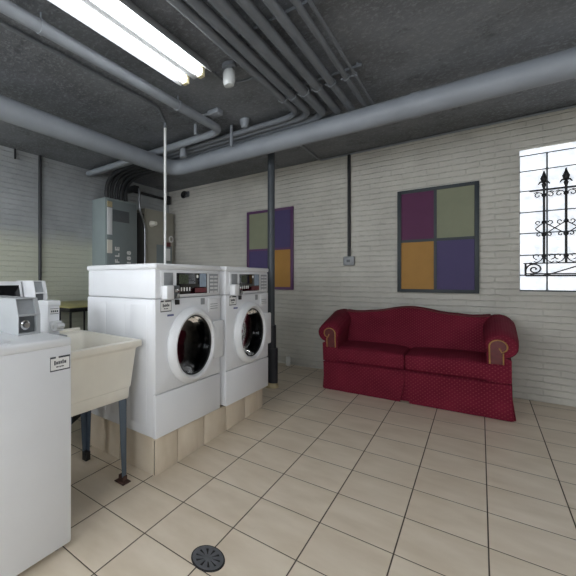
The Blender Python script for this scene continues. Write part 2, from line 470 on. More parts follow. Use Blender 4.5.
# six parallel pipes
xs = [(-1.151, .025), (-1.079, .028), (-.989, .033), (-.892, .028), (-.795, .025), (-.698, .017), (-.644, .009)]
ys = [3.13, 3.21, 3.30, 3.39, 3.465]
pz = 1.425
lab = ['leftmost of the ceiling pipes in a row, edge lit white by the lamp', 'second ceiling pipe from the left in the row of parallel pipes',
       'third and thickest ceiling pipe in the row of parallel pipes', 'fourth ceiling pipe from the left in the row of parallel pipes',
       'fifth ceiling pipe from the left in the row of parallel pipes', 'sixth ceiling pipe, slimmer, near the right of the row',
       'thinnest pipe, at the right end of the parallel ceiling row']
strap_y = 2.79
for i, (x, r) in enumerate(xs):
    z = CZ-.012-.06-r if i < 5 else CZ-.05-r
    z = pz
    mb = MB()
    if i < 5:
        mb.tube(rnd([(x, -2.3, z), (x, ys[i], z), (-3.1, ys[i], z)], .15, 9), r, 16)
    else:
        mb.tube(rnd([(x, -2.3, z), (x, 3.62, z), (x, 3.62, CZ-.002)], .06, 6), r, 14)
    p = tag(mb.build('ceiling_pipe', M['pipedark']), lab[i], 'pipe', 'parallel pipes under the ceiling')
    if i < 5:
        yp = 3.20+.09*i; xe = -3.79
        bez = [(-3.1, ys[i], z)]+[tuple(Vector((-3.30, ys[i], z))*(1-q)**2+Vector((xe, ys[i], z))*2*q*(1-q)+Vector((xe, yp, 1.10))*q*q) for q in [k/16 for k in range(17)]]
        o = MB().tube(bez, .030, 14).build('conduit_bend', M['conduit'], p)  # shade near the cabinet is put into the black colour
        o['label'] = 'black bend down into the cabinet'
    mb = MB(); mb.lathe([(r+.0005, -.011), (r+.006, -.011), (r+.006, .011), (r+.0005, .011)], 1, (x, strap_y, z), 16)
    mb.box(x-r-.018, x-r+.004, strap_y-.01, strap_y+.01, z-.008, z+.008, .003)
    mb.build('strap', M['pipedark'], p)
for y, l in ((1.965, 'near steel strut crossing above the parallel ceiling pipes'), (2.79, 'far steel strut crossing above the strapped ceiling pipes')):
    mb = MB(); x1 = -.46 if y < 2 else -.60
    mb.box(-1.22, x1, y-.018, y+.018, pz+.04, pz+.058)
    for x in (-1.19, x1-.03): mb.tube([(x, y, pz+.06), (x, y, CZ-.002)], .006, 6)
    tag(mb.build('strut', M['pipedark']), l, 'strut')

# jar light with its cable
r = thing('jar_light', 'unlit glass jar light on the ceiling beside the fluorescent lamp end', 'ceiling light', (-1.30, 2.21, CZ))
MB().lathe([(.05, 0), (.05, -.03), (.034, -.035), (.034, -.05)], 2, (-1.30, 2.21, CZ), 18, cap0=True, cap1=True).build('base', M['pipedark'], r)
MB().lathe([(.036, -.045), (.043, -.06), (.043, -.125), (.034, -.15), (.0, -.155)], 2, (-1.30, 2.21, CZ), 18).build('glass_jar', M['lens'], r)
mb = MB(); mb.tube(rnd([(-1.22, 1.1, CZ-.012), (-1.22, 1.95, CZ-.012), (-1.12, 2.12, CZ-.012), (-1.02, 2.15, CZ-.012)], .12), .012, 8)
mb.tube(rnd([(-1.42, 2.20, CZ-.012), (-1.44, 2.38, CZ-.012), (-1.30, 2.48, CZ-.012), (-1.13, 2.42, CZ-.012)], .1), .008, 8)
tag(mb.build('ceiling_cable', M['pipedark']), 'dark cable looping over the ceiling around the jar light', 'cable')

# white conduit that drops behind the washers
mb = MB(); mb.tube(rnd([(-2.05, -2.3, 1.487), (-2.05, 2.3, 1.487), (-2.20, 2.57, 1.487), (-2.20, 2.57, 1.43)], .05), .013, 10)
d = tag(mb.build('drop_conduit', M['pipedark']), 'conduit from the ceiling with white lower length dropping behind the washers', 'conduit')
MB().tube([(-2.20, 2.57, 1.455), (-2.20, 2.57, -.85)], .0125, 12).build('white_length', M['white_pipe'], d)['label'] = 'white painted lower length'

# ------------------------------------------------------------------ electrical cabinets on the left wall
r = thing('electrical_cabinet', 'tall teal grey electrical cabinet fed by curved black conduits', 'electrical panel', (-3.85, 3.39, fz(-3.85, 3.39)))
MB().box(XL+.001, -3.70, 3.09, 3.69, fz(-3.85, 3.39), 1.10, .006).build('body', M['teal'], r)
MB().box(-3.70, -3.69, 3.115, 3.665, -1.0, 1.075, .003).build('door', M['tealfront'], r)
MB().box(-3.692, -3.683, 3.215, 3.52, .79, .95, .002).build('nameplate', M['dgrey'], r)
mb = MB().box(-3.692, -3.682, 3.115, 3.20, .975, 1.05)
mb.build('yellow_label', M['tape'], r)
MB().box(-3.692, -3.682, 3.115, 3.20, .60, .965, .001).build('paper_strip', M['white2'], r)
MB().box(-3.692, -3.682, 3.115, 3.20, .35, .53).build('cream_label', M['cream'], r)
for k in range(5):
    MB().lathe([(.042, 0), (.042, .012), (.036, .02)], 2, (-3.79, 3.20+.09*k, 1.10), 14, cap1=True).build('conduit_hub', M['steel'], r)
def letters(txt, mname, parent, org, right, up, size, gap=1.0, ext=.0008):
    """text set as a mesh on a surface: org = lower left, right/up are unit vectors"""
    cu = bpy.data.curves.new('t', 'FONT'); cu.body = txt; cu.size = size; cu.offset = .005; cu.space_character = gap
    to = bpy.data.objects.new('t', cu); C.objects.link(to)
    dg = bpy.context.evaluated_depsgraph_get(); me = bpy.data.meshes.new_from_object(to.evaluated_get(dg))
    mb = MB(); mb.bm.from_mesh(me)
    R, U = Vector(right), Vector(up); N = R.cross(U)
    for v in mb.bm.verts: v.co = Vector(org)+R*v.co.x+U*v.co.y+N*ext
    bpy.data.objects.remove(to); bpy.data.curves.remove(cu); bpy.data.meshes.remove(me)
    return mb.build('lettering', M[mname], parent)
letters('FLE', 'paper', r, (-3.689, 3.33, .22), (0, 0, 1), (0, -1, 0), .105, 1.65)
letters('I88', 'paper', r, (-3.689, 3.55, .22), (0, 0, 1), (0, -1, 0), .10, 1.5)

r = thing('breaker_cabinet', 'tan grey breaker cabinet in the room corner', 'electrical panel', (-3.88, 4.31, -.55))
MB().box(XL+.001, -3.80, 3.96, 4.66, -.55, 1.09, .006).build('body', M['tan'], r)
MB().box(-3.80, -3.792, 3.985, 4.635, -.52, 1.06, .003).build('door', M['tan'], r)
MB().box(-3.794, -3.786, 4.22, 4.60, -.50, .55, .002).build('inner_door', M['tealfront'], r)
mb = MB().box(-3.79, -3.772, 4.04, 4.11, -.16, .17, .008).box(-3.775, -3.755, 4.055, 4.085, -.1, .1, .006)
mb.build('handle', M['iron'], r)
mb = MB().lathe([(.0, .10), (.03, .10), (.05, .02), (.05, 0)], 0, (-3.792, 4.10, .86), 14)
mb.build('indicator_lamp', M['cream'], r)
MB().box(-3.791, -3.784, 4.38, 4.56, .53, .60).build('warning_label', M['redprint'], r)
MB().box(-3.787, -3.782, 4.40, 4.55, .30, .50).build('paper_label', M['paper'], r)
mb = MB().lathe([(.038, 0), (.055, 0), (.055, .012), (.038, .012), (.038, 0)], 0, (-3.79, 4.575, .66), 18)
mb.build('dial', M['paper'], r)
tag(MB().box(XL+.001, -3.80, 3.715, 3.94, fz(-3.9, 3.8), 1.0, .004).build('wireway', M['black']), 'black upright wireway in the gap between the two electrical cabinets', 'wireway')  # black box drawn as the shade in the gap, not a real trough
# silver conduit between the cabinets, dark bus under the ceiling
tag(MB().tube(rnd([(-3.72, 3.76, 1.34), (-3.72, 3.76, 1.02), (-3.74, 3.90, .80), (-3.74, 3.90, -.6)], .1), .018, 10).build('silver_conduit', M['steel']), 'shiny bent conduit running down between the two electrical cabinets', 'conduit')
mb = MB().tube([(-3.93, 3.68, 1.35), (-3.93, 4.62, 1.35)], .022, 10).box(-3.97, -3.89, 4.6, 4.70, 1.27, 1.41, .01).box(-3.98, -3.76, 3.70, 3.80, 1.31, 1.39, .01)
tag(mb.build('wire_trough', M['conduit']), 'dark conduit and fittings above the cabinets on the left wall', 'conduit')
r = thing('alarm_horn', 'small dark round fixture high on the back wall near corner', 'wall fixture', (-3.60, YB, 1.40))
MB().box(-3.66, -3.54, YB-.03, YB-.001, 1.36, 1.45, .01).build('base', M['pipedark'], r)
MB().lathe([(.02, -.03), (.04, -.05), (.062, -.085), (.052, -.09), (.02, -.05), (0, -.05)], 1, (-3.60, YB, 1.39), 18).build('bell', M['black'], r)

# ------------------------------------------------------------------ wall conduits
mb = MB().tube([(XL+.024, 2.281, CZ-.003), (XL+.024, 2.281, -1.15)], .02, 10)
tag(mb.build('wall_conduit', M['conduit']), 'black vertical conduit on the left brick wall', 'conduit')
tag(MB().tube([(XL+.02, 1.965, CZ-.003), (XL+.02, 1.965, 1.39)], .012, 8).build('conduit_stub', M['conduit']), 'short black stub at the top of left wall', 'conduit')
mb = MB().tube([(-1.157, YB-.02, CZ-.02), (-1.157, YB-.02, .25)], .018, 10)
w_c = tag(mb.build('outlet_conduit', M['conduit']), 'black vertical conduit on back wall above outlet box', 'conduit')
r = thing('outlet_box', 'grey outlet box at the foot of the back wall conduit', 'outlet', (-1.157, YB, .215))
MB().box(-1.217, -1.097, YB-.05, YB-.001, .16, .27, .012).build('box', M['grey'], r)
MB().lathe([(.036, -.05), (.036, -.058), (0, -.058)], 1, (-1.157, YB, .215), 18).build('cover', M['grey'], r)
MB().box(-1.175, -1.139, YB-.061, YB-.057, .2, .23).build('socket', M['dgrey'], r)
tag(MB().tube(rnd([(-1.48, 3.5, CZ-.014), (-1.48, YB-.02, CZ-.014), (XR-.05, YB-.02, CZ-.014)], .05), .011, 8).build('ceiling_conduit', M['pipe']), 'slim grey conduit along the top of back wall', 'conduit')
tag(MB().tube([(-1.876, YB-.06, fz(-1.876, YB-.06)), (-1.876, YB-.06, -1.03)], .028, 12).build('floor_stub', M['white_pipe']), 'short white pipe stub standing at the foot of back wall', 'pipe')

# ------------------------------------------------------------------ pillar
px_, py_ = -1.68, 3.74
r = thing('pillar', 'slim slate painted steel post behind the washers', 'pillar', (px_, py_, fz(px_, py_)))
MB().tube([(px_, py_, fz(px_, py_)+.02), (px_, py_, CZ-.02)], .037, 18).build('post', M['pillar'], r)
mb = MB().tube([(px_, py_, -1.12), (px_, py_, -.50)], .052, 18).tube([(px_+.01, py_, -1.12), (px_+.01, py_, -.75)], .06, 18)
mb.build('sleeve', M['sleeve'], r)
MB().lathe([(.055, fz(px_, py_)-.01), (.08, fz(px_, py_)-.01), (.075, fz(px_, py_)+.03), (.055, -1.12)], 2, (px_, py_, 0), 18, cap1=True, cap0=True).build('foot', M['tape'], r)
MB().box(px_-.08, px_+.08, py_-.08, py_+.08, CZ-.022, CZ-.001).build('cap_plate', M['pillar'], r)

# ------------------------------------------------------------------ pictures
def picture(x0, cols, frame, label):
    z0, z1, wd = -.143, .963, .668
    r = thing('framed_picture', label, 'picture', (x0+wd/2, YB, z0))
    y0, y1 = YB-.035, YB-.002; b = .035
    mb = MB()
    mb.box(x0, x0+b, y0, y1, z0, z1, .003).box(x0+wd-b, x0+wd, y0, y1, z0, z1, .003)
    mb.box(x0+b-.002, x0+wd-b+.002, y0, y1, z0, z0+b, .003).box(x0+b-.002, x0+wd-b+.002, y0, y1, z1-b, z1, .003)
    xm = x0+wd/2-.005; zm = (z0+z1)/2
    mb.box(xm-.012, xm+.012, y0+.002, y1-.001, z0+b-.001, z1-b+.001).box(x0+b, x0+wd-b, y0+.003, y1, zm-.014, zm+.014)
    mb.build('frame', M[frame], r)
    Q = [(x0+b, xm-.01, zm+.01, z1-b), (xm+.01, x0+wd-b, zm+.01, z1-b), (x0+b, xm-.01, z0+b, zm-.01), (xm+.01, x0+wd-b, z0+b, zm-.01)]
    for (a, c, d, e), col in zip(Q, cols):
        o = MB().box(a, c, y0+.012, y1-.002, d, e).build('panel', M['p_'+col], r); o['label'] = col+' coloured panel'
picture(-.674, ['plum', 'sage', 'ochre', 'indigo'], 'frame_slate', 'slate framed picture of four colour squares above the red sofa')
picture(-2.492, ['sage', 'indigo', 'indigo', 'ochre'], 'frame_plum', 'plum framed picture of four colour squares behind the steel post')

# ------------------------------------------------------------------ iron grille in front of the window
gy = YB-.055
r = thing('window_grille', 'black wrought iron grille with spear finials before glass block window', 'grille', (.9, gy, .02))
def spiral(cx, cz, r0, a0, turns, n=22, shrink=.15):
    return [(cx+r0*(1-(1-shrink)*k/n)*math.cos(a0+turns*2*PI*k/n), gy, cz+r0*(1-(1-shrink)*k/n)*math.sin(a0+turns*2*PI*k/n)) for k in range(n+1)]
bars = [.420+.130*k for k in range(6)]
for i, x in enumerate(bars):
    mb = MB().box(x-.0075, x+.0075, gy-.0075, gy+.0075, .14, .86)
    for z in (.748, .507, .395, .205): mb.ball((x, gy, z), .017, 1, 1, 1, 10)
    b_ = mb.build('bar', M['iron'], r)
    fb = MB().lathe([(.006, .80), (.016, .845), (.007, .86), (.018, .875), (.024, .90), (.012, .93), (.004, .965), (0, .97)], 2, (x, gy, 0), 10)
    for s in (-1, 1): fb.tube([(x, gy, .862), (x+s*.022, gy, .868), (x+s*.036, gy, .846)], .008, 6, rad=[.008, .008, .004])
    fb.build('finial', M['iron'], b_)
for x in bars:
    for s in (-1, 1):
        for z, rr, a in ((.748, .024, PI/2), (.507, .022, -PI/2), (.395, .018, PI/2), (.205, .030, -PI/2)):
            pts = spiral(x+s*(rr+.012), z+(.0 if a > 0 else .0), rr, a, -.0 + (s*(.85 if a < 0 else -.85)), 18)
            MB().tube(pts, .004, 6).build('scroll', M['iron'], r)
        # flowing stems above the upper collar and at the bar foot
        MB().tube([(x, gy, .748), (x+s*.02, gy, .77), (x+s*.045, gy, .78), (x+s*.062, gy, .77)], .004, 6).build('stem', M['iron'], r)
        MB().tube([(x, gy, .205), (x+s*.02, gy, .165), (x+s*.045, gy, .148), (x+s*.062, gy, .16)], .004, 6).build('stem', M['iron'], r)
mb = MB()
for a, c in zip(bars, bars[1:]):
    mb.tube([(a, gy, .507), (c, gy, .395)], .0045, 6); mb.tube([(a, gy, .395), (c, gy, .507)], .0045, 6)
mb.tube([(bars[0], gy, .507), (bars[0]-.05, gy, .455), (bars[0]-.05, gy, .445), (bars[0], gy, .395)], .0045, 6)
mb.build('lattice', M['iron'], r)
for z, x0 in ((.142, .292), (.048, .305), (.028, .305)):
    MB().box(x0, 1.20, gy-.006, gy+.006, z-.005, z+.005).build('rail', M['iron'], r)
MB().box(.33, 1.20, gy+.004, gy+.012, .79, .803).build('rail', M['iron'], r)
mb = MB().tube([(.306, gy, .142), (.306, gy, .03)], .007, 6)
mb.tube(spiral(.362, .088, .052, PI, -1.6, 40, .12), .006, 6)
mb.tube([(.335, gy, .04), (.40, gy, .03), (.47, gy, .05), (.62, gy, .115), (.68, gy, .14)], .0055, 6)
mb.build('corner_scroll', M['iron'], r)
for x in (.34, 1.18): MB().box(x-.008, x+.008, gy, YB+.03, .135, .15).build('bracket', M['iron'], r)

# ------------------------------------------------------------------ sofa
sx, sy = -.515, 4.015
r = thing('loveseat', 'burgundy camel-back loveseat with rolled arms against the brick wall', 'sofa', (sx, sy, fz(sx, sy)))
r.rotation_euler = (math.atan(GY), -.016, 0)
F = M['fabric']
MB().box(-.70, .70, .03, .62, .05, .30, .02).build('base', F, r, True)
# skirt with kick pleats, drawn as a pleated strip that flares a little at the hem
def skirt(path, name='skirt'):
    o = MB(); bm = o.bm; n = len(path)
    top = []; 
    cols = []
    for (x, y, f) in path:
        nx, ny = f
        col = []
        for z, k in ((.285, 0), (.20, .001), (.10, .003), (.003, .007)):
            col.append((x+nx*k, y+ny*k, z))
        cols.append(col)
    V = [[bm.verts.new(p) for p in c] for c in cols]
    W = [[bm.verts.new((p[0]-path[i][2][0]*.012, p[1]-path[i][2][1]*.012, p[2])) for p in c] for i, c in enumerate(cols)]
    for i in range(n-1):
        for k in range(3):
            bm.faces.new((V[i][k], V[i+1][k], V[i+1][k+1], V[i][k+1])); bm.faces.new((W[i][k], W[i][k+1], W[i+1][k+1], W[i+1][k]))
        bm.faces.new((V[i][0], W[i][0], W[i+1][0], V[i+1][0])); bm.faces.new((V[i][3], V[i+1][3], W[i+1][3], W[i][3]))
    for i in (0, n-1):
        for k in range(3): bm.faces.new((V[i][k], V[i][k+1], W[i][k+1], W[i][k]))
    for v in bm.verts:                      # the kick pleat opens towards the hem
        if abs(v.co.x) < .02 and v.co.y < .1: v.co.x = math.copysign(.002+.034*max(0, (.17-v.co.z)/.17), v.co.x)
    return o.build(name, F, r, True)
def strip(a, b, f, n=12, wob=.004):
    return [(a[0]+(b[0]-a[0])*i/n+f[0]*wob*math.sin(i*1.9), a[1]+(b[1]-a[1])*i/n+f[1]*wob*math.sin(i*1.9), f) for i in range(n+1)]
skirt(strip((-.704, 0), (-.006, 0), (0, -1)))
skirt(strip((.006, 0), (.704, 0), (0, -1)))
skirt(strip((-.706, .006), (-.706, .62), (-1, 0)))
skirt(strip((.706, .006), (.706, .62), (1, 0)))
MB().box(-.035, .035, .02, .03, .012, .27).build('pleat_backing', F, r, True)
MB().tube([(-.706, -.002, .285), (.706, -.002, .285)], .006, 8).build('welt', F, r, True)
# flared pleat tips at the front corners
mb = MB()
for s in (-1, 1):
    mb.hexa([(s*.700, .0, .003), (s*.728, .03, .003), (s*.722, .10, .003), (s*.700, .10, .003), (s*.700, .006, .19), (s*.708, .02, .19), (s*.708, .09, .19), (s*.700, .09, .19)], .004)
mb.build('corner_pleat', F, r, True)
# seat cushions
for x0, x1 in ((-.688, .003), (.006, .690)):
    o = bmesh.new(); bmesh.ops.create_cube(o, size=1)
    bmesh.ops.subdivide_edges(o, edges=o.edges[:], cuts=9, use_grid_fill=True)
    for v in o.verts:
        u, q, t_ = v.co.x*2, v.co.y*2, v.co.z*2
        crown = (1-u**4)*(1-q**4)*.022
        k = 1-.035*abs(t_)**4
        v.co = ((x0+x1)/2+u*(x1-x0)/2*(1-.012*abs(t_)**4), .30+q*.305*k, .372+t_*.072+(crown if t_ > 0 else 0))
    mb = MB(); mb._merge(o)
    cu = mb.build('seat_cushion', F, r, True, angle=80)
    md = cu.modifiers.new('bev', 'BEVEL'); md.width = .022; md.segments = 3; md.limit_method = 'ANGLE'; md.angle_limit = math.radians(55)
# camel back
prof = []
for k in range(41):
    x = -.60+1.20*k/40
    u = abs(x+.01)/.60
    hump = .845-.055*(1-math.cos(PI*min(1, u/.62)))/2*1.0
    if u > .62: hump += -.01*math.sin(PI*(u-.62)/.38)
    prof.append((x, hump))
poly = prof+[(.60, .30), (-.60, .30)]
mb = MB().prism(poly, 1, .49, .66, .03, 4)
lean = lambda z: .385+(z-.40)*.30
for v in mb.bm.verts:
    if v.co.y < .56: v.co.y += lean(v.co.z)-.49
mb.build('back', F, r, True)
mb = MB().tube([(x, lean(z)+.008, z-.010) for x, z in prof], .008, 8)
mb.build('back_piping', M['wood'], r, True)
# rolled arms, rising towards the back
def ring(s, y, cz, rr):
    cx = .640; pts = []
    # inner face up, over the roll, outer under-roll and outer face down
    pts.append((cx-.075, .30)); pts.append((cx-.078, cz-.06))
    for k in range(15):
        a = math.radians(205-k*(205+75)/14)
        pts.append((cx+.012+rr*math.cos(a), cz+rr*math.sin(a)))
    pts.append((cx+.068, cz-rr-.015)); pts.append((cx+.066, .30))
    return [(s*x, y, z) for x, z in pts]
for s in (-1, 1):
    mb = MB(); rs = []
    for y, cz, rr in ((.0, .588, .088), (.012, .592, .098), (.15, .612, .106), (.35, .65, .108), (.52, .685, .108), (.64, .69, .10)):
        rs.append([mb.bm.verts.new(p) for p in ring(s, y, cz, rr)])
    n = len(rs[0])
    for a, b_ in zip(rs, rs[1:]):
        for k in range(n): mb.bm.faces.new((a[k], a[(k+1) % n], b_[(k+1) % n], b_[k]))
    mb.bm.faces.new(rs[0]); mb.bm.faces.new(rs[-1][::-1])
    arm = mb.build('arm', F, r, True, angle=50)
    cx, cz = .632, .592
    # carved front panel and gilt scroll edging
    pp = [(cx-.052, .45)]+[(cx+.053*math.cos(math.radians(195-k*20)), cz+.053*math.sin(math.radians(195-k*20))) for k in range(13)]+[(cx+.03, cz-.06), (cx+.028, .45)]
    pn = MB().prism([(s*x, z) for x, z in pp], 1, -.012, .004).build('arm_panel', M['wood'], arm, True)
    path = [(cx-.052, .45), (cx-.052, .54)]+[(cx+.053*math.cos(math.radians(185-k*18)), cz+.053*math.sin(math.radians(185-k*18))) for k in range(13)]+[(cx+.02, cz-.045), (cx+.005, cz-.01)]
    MB().tube([(s*x, -.014, z) for x, z in path], .005, 8).build('scroll_edging', M['gold'], arm, True)
    MB().tube([(s*(cx+.028), -.014, .45), (s*(cx+.028), -.014, cz-.05)], .0045, 8).build('scroll_edging', M['gold'], arm, True)

# ------------------------------------------------------------------ plinth under the washers
PX0, PX1, PY0, PY1, PZ = -2.21, -1.487, 1.645, 3.13, -.998
r = thing('tiled_plinth', 'low beige tiled plinth carrying the two front-load washers', 'plinth', ((PX0+PX1)/2, (PY0+PY1)/2, fz(-1.85, 2.35)))
MB().box(PX0+.008, PX1-.008, PY0+.008, PY1-.008, -1.30, PZ-.006).build('core', M['grout'], r)
rows = [PY0]+[y for y in (1.867, 2.174, 2.482, 2.789) ]+[PY1]
mb = MB()
for a, b_ in zip(rows, rows[1:]): mb.box(PX1-.012, PX1, a+.004, b_-.004, fz(PX1, a)-.02, PZ-.002, .002)
for a, b_ in ((PX0, -1.815), (-1.815, PX1-.014)): mb.box(a+.004, b_-.004, PY0, PY0+.012, fz(a, PY0)-.02, PZ-.001, .002); mb.box(a+.002, b_-.002, PY1-.012, PY1, fz(a, PY1)-.02, PZ-.001, .002)
mb.build('facing_tiles', M['ptile'], r)
mb = MB()
for a, b_ in zip(rows, rows[1:]):
    for c, d in ((PX0, -1.815), (-1.815, PX1)): mb.box(c+.002, d-.002, a+.002, b_-.002, PZ-.012, PZ, .001)
mb.build('top_tiles', M['ptile'], r)

# ------------------------------------------------------------------ front-load washers
def sticker(r, xf, y0, y1, z0, z1, rows_, frame=True):
    s = MB().box(xf, xf+.002, y0, y1, z0, z1).build('sticker', M['paper'], r)
    mb = MB(); 
    for (a, b_, c, d) in rows_:
        mb.box(xf+.002, xf+.0028, y0+(y1-y0)*a, y0+(y1-y0)*b_, z0+(z1-z0)*c, z0+(z1-z0)*d)
    if frame:
        for a, b_, c, d in ((0, 1, 0, .08), (0, .28, .88, 1), (.42, 1, .88, 1), (0, .03, 0, 1), (.97, 1, 0, 1)):
            mb.box(xf+.002, xf+.0026, y0+(y1-y0)*a, y0+(y1-y0)*b_, z0+(z1-z0)*c, z0+(z1-z0)*d)
    mb.build('print', M['ink'], s); return s
GLY = [(.2, .27, .42, .72), (.30, .38, .45, .64), (.41, .48, .45, .66), (.51, .58, .46, .66), (.61, .67, .45, .72), (.70, .8, .46, .64), (.3, .42, .24, .32), (.46, .52, .22, .32), (.55, .68, .24, .32)]
def holed(xf, y0, y1, z0, z1, yc, zc, rad, n=64):
    """front sheet with a round door opening and folded edges"""
    mb = MB(); bm = mb.bm; b = .006
    def edge(a, i):
        c, q = math.cos(a), math.sin(a)
        t = min((y1-i-yc)/c if c > 1e-6 else 1e9, (y0+i-yc)/c if c < -1e-6 else 1e9, (z1-i-zc)/q if q > 1e-6 else 1e9, (z0+i-zc)/q if q < -1e-6 else 1e9)
        return yc+c*t, zc+q*t
    angs = sorted([2*PI*k/n for k in range(n)]+[math.atan2(z-zc, y-yc) % (2*PI) for y in (y0, y1) for z in (z0, z1)])
    rings = []
    for f in (lambda a: (xf-.04, yc+rad*math.cos(a), zc+rad*math.sin(a)), lambda a: (xf, yc+rad*math.cos(a), zc+rad*math.sin(a)),
              lambda a: (xf, *edge(a, b)), lambda a: (xf-b*.3, *edge(a, b*.3)), lambda a: (xf-b, *edge(a, 0)), lambda a: (xf-.03, *edge(a, 0))):
        rings.append([bm.verts.new(f(a)) for a in angs])
    m = len(angs)
    for a, c in zip(rings, rings[1:]):
        for k in range(m): bm.faces.new((a[k], a[(k+1) % m], c[(k+1) % m], c[k]))
    return mb
def front_loader(xf, y0, wd, label):
    y1 = y0+wd; xb = xf-.675; zb, zt, zs, zl = PZ+.010, .097, -.121, -.708
    r = thing('front_load_washer', label, 'washing machine', ((xf+xb)/2, (y0+y1)/2, PZ), 'front load washers on the plinth')
    mb = MB().box(xb, xf-.010, y0, y1, zb+.012, zs-.004, .012)
    # pressed ribs on the side sheet
    for a, b_ in ((.10, .21), (.27, .40), (.46, .60)):
        mb.box(xb+a, xb+b_, y0-.002, y0+.01, zb+.08, zs-.04, .002)
    bmesh.ops.delete(mb.bm, geom=[f for f in mb.bm.faces if f.normal.x > .99 and f.calc_center_median().x > xf-.02], context='FACES')
    mb.build('cabinet', M['white'], r)
    holed(xf, y0+.001, y1-.001, zl+.002, zs-.004, y0+wd/2, -.443, .20).build('front_panel', M['white'], r)
    MB().box(xf-.03, xf+.002, y0+.001, y1-.001, zb+.012, zl-.003, .007).build('lower_panel', M['white'], r)
    mb = MB()
    for x in (xb+.06, xf-.06):
        for y in (y0+.07, y1-.07): mb.tube([(x, y, PZ), (x, y, PZ+.04)], .022, 10)
    mb.build('foot', M['rubber'], r)
    MB().box(xb+.005, xf-.004, y0+.004, y1-.004, zs-.002, .064, .012).build('control_housing', M['white'], r)
    MB().box(xb-.004, xf+.006, y0-.004, y1+.004, .060, zt, .012, 3).build('top_panel', M['white2'], r)
    xp = xf-.004
    # control face with its window, keypad blanks and coin drop
    MB().box(xp, xp+.006, y0+.05, y1-.015, -.112, .052, .003).build('control_face', M['white2'], r)
    xp += .006
    MB().box(xp, xp+.003, y0+.075, y0+.165, -.040, .040, .002).build('blank_plate', M['grey'], r)
    dsp = MB().box(xp, xp+.004, y0+.20, y0+.548, -.100, .040, .002).build('display', M['gloss'], r)
    q = xp+.004
    MB().box(q, q+.0008, y0+.225, y0+.325, -.03, .03).build('printed_panel', M['green'], dsp)
    MB().box(q, q+.0008, y0+.455, y0+.535, -.055, .038).build('printed_panel', M['lightblue'], dsp)  # window reflection painted as a pale blue patch
    MB().box(q, q+.0008, y0+.40, y0+.54, -.093, -.062).build('printed_panel', M['redprint'], dsp)  # red reflection in the glass painted as a strip
    mb = MB()
    for k in range(4): mb.box(q, q+.003, y0+.240+.030*k, y0+.254+.030*k, -.08, -.055, .002)
    mb.lathe([(.011, 0), (.011, .003), (0, .004)], 0, (q, y0+.425, .018), 12)
    mb.build('button', M['paper'], dsp)
    ip = MB().box(xp, xp+.003, y0+.575, y0+.695, -.100, .038, .002).build('instruction_plate', M['grey'], r)
    mb = MB()
    for k in range(5):
        for j in range(2): mb.box(xp+.003, xp+.0042, y0+.585+.055*j, y0+.63+.055*j, .022-.027*k-.014, .022-.027*k, 0)
    mb.build('print', M['greywhite'], ip)
    cb = MB().box(xp-.004, xp+.045, y0+.055, y0+.125, -.125, -.042, .005).build('coin_drop', M['white2'], r)
    mb = MB().box(xp-.004, xp+.030, y0+.125, y0+.20, -.125, -.042, .004); mb.build('coin_face', M['dgrey'], cb)
    mb = MB().box(xp+.030, xp+.040, y0+.14, y0+.185, -.085, -.062, .003).lathe([(.013, .03), (.013, .044), (0, .044)], 0, (xp, y0+.165, -.105), 12)
    mb.build('coin_slot', M['chrome'], cb)
    sticker(r, xf, y0+.045, y0+.15, -.205, -.135, GLY)
    mb = MB().box(xf, xf+.0015, y0+.112, y0+.175, -.236, -.224)
    mb.build('badge', M['inkblue'], r)
    MB().box(xf, xf+.012, y0+.185, y0+.225, -.166, -.132, .004).build('lock', M['black'], r)
    # detergent notice
    nt = MB().box(xf, xf+.008, y0+.565, y0+.70, -.235, -.142, .003).build('notice_plate', M['white2'], r)
    mb = MB()
    for k in range(3): mb.box(xf+.008, xf+.0088, y0+.585, y0+.68, -.185-.016*k, -.180-.016*k)
    mb.build('print', M['grey'], nt)
    MB().box(xf, xf+.004, y0+.475, y0+.52, -.18, -.135, .001).build('label', M['grey'], r)
    # door
    yc, zc = y0+wd/2-.004, -.443
    door = MB().lathe([(.252, 0), (.256, .012), (.247, .036), (.222, .052), (.209, .048), (.199, .030), (.195, .006)], 0, (xf, yc, zc), 56).build('door', M['white2'], r)
    MB().lathe([(.200, .030), (.196, .036), (.190, .030), (.195, -.01)], 0, (xf, yc, zc), 48).build('door_gasket', M['rubber'], door)
    MB().lathe([(.190, .027), (.180, .012), (.172, -.02), (.160, -.045), (.12, -.060), (.06, -.066), (0, -.067)], 0, (xf, yc, zc), 48).build('door_glass', M['glass'], door)
    hb = MB().box(xf, xf+.022, y1-.115, y1+.022, -.585, -.305, .012).build('hinge_cover', M['white2'], door)
    # drum seen through the glass
    mb = MB().lathe([(.197, -.005), (.205, -.07), (.215, -.10), (.215, -.42), (.19, -.45), (.05, -.43), (0, -.43)], 0, (xf, yc, zc), 40)
    mb.build('drum', M['drum'], r)
    return r
front_loader(-1.45, 1.603, .73, 'white front-load washer nearer to the cream laundry sink')
front_loader(-1.43, 2.385, .735, 'white front-load washer nearer to the steel post')

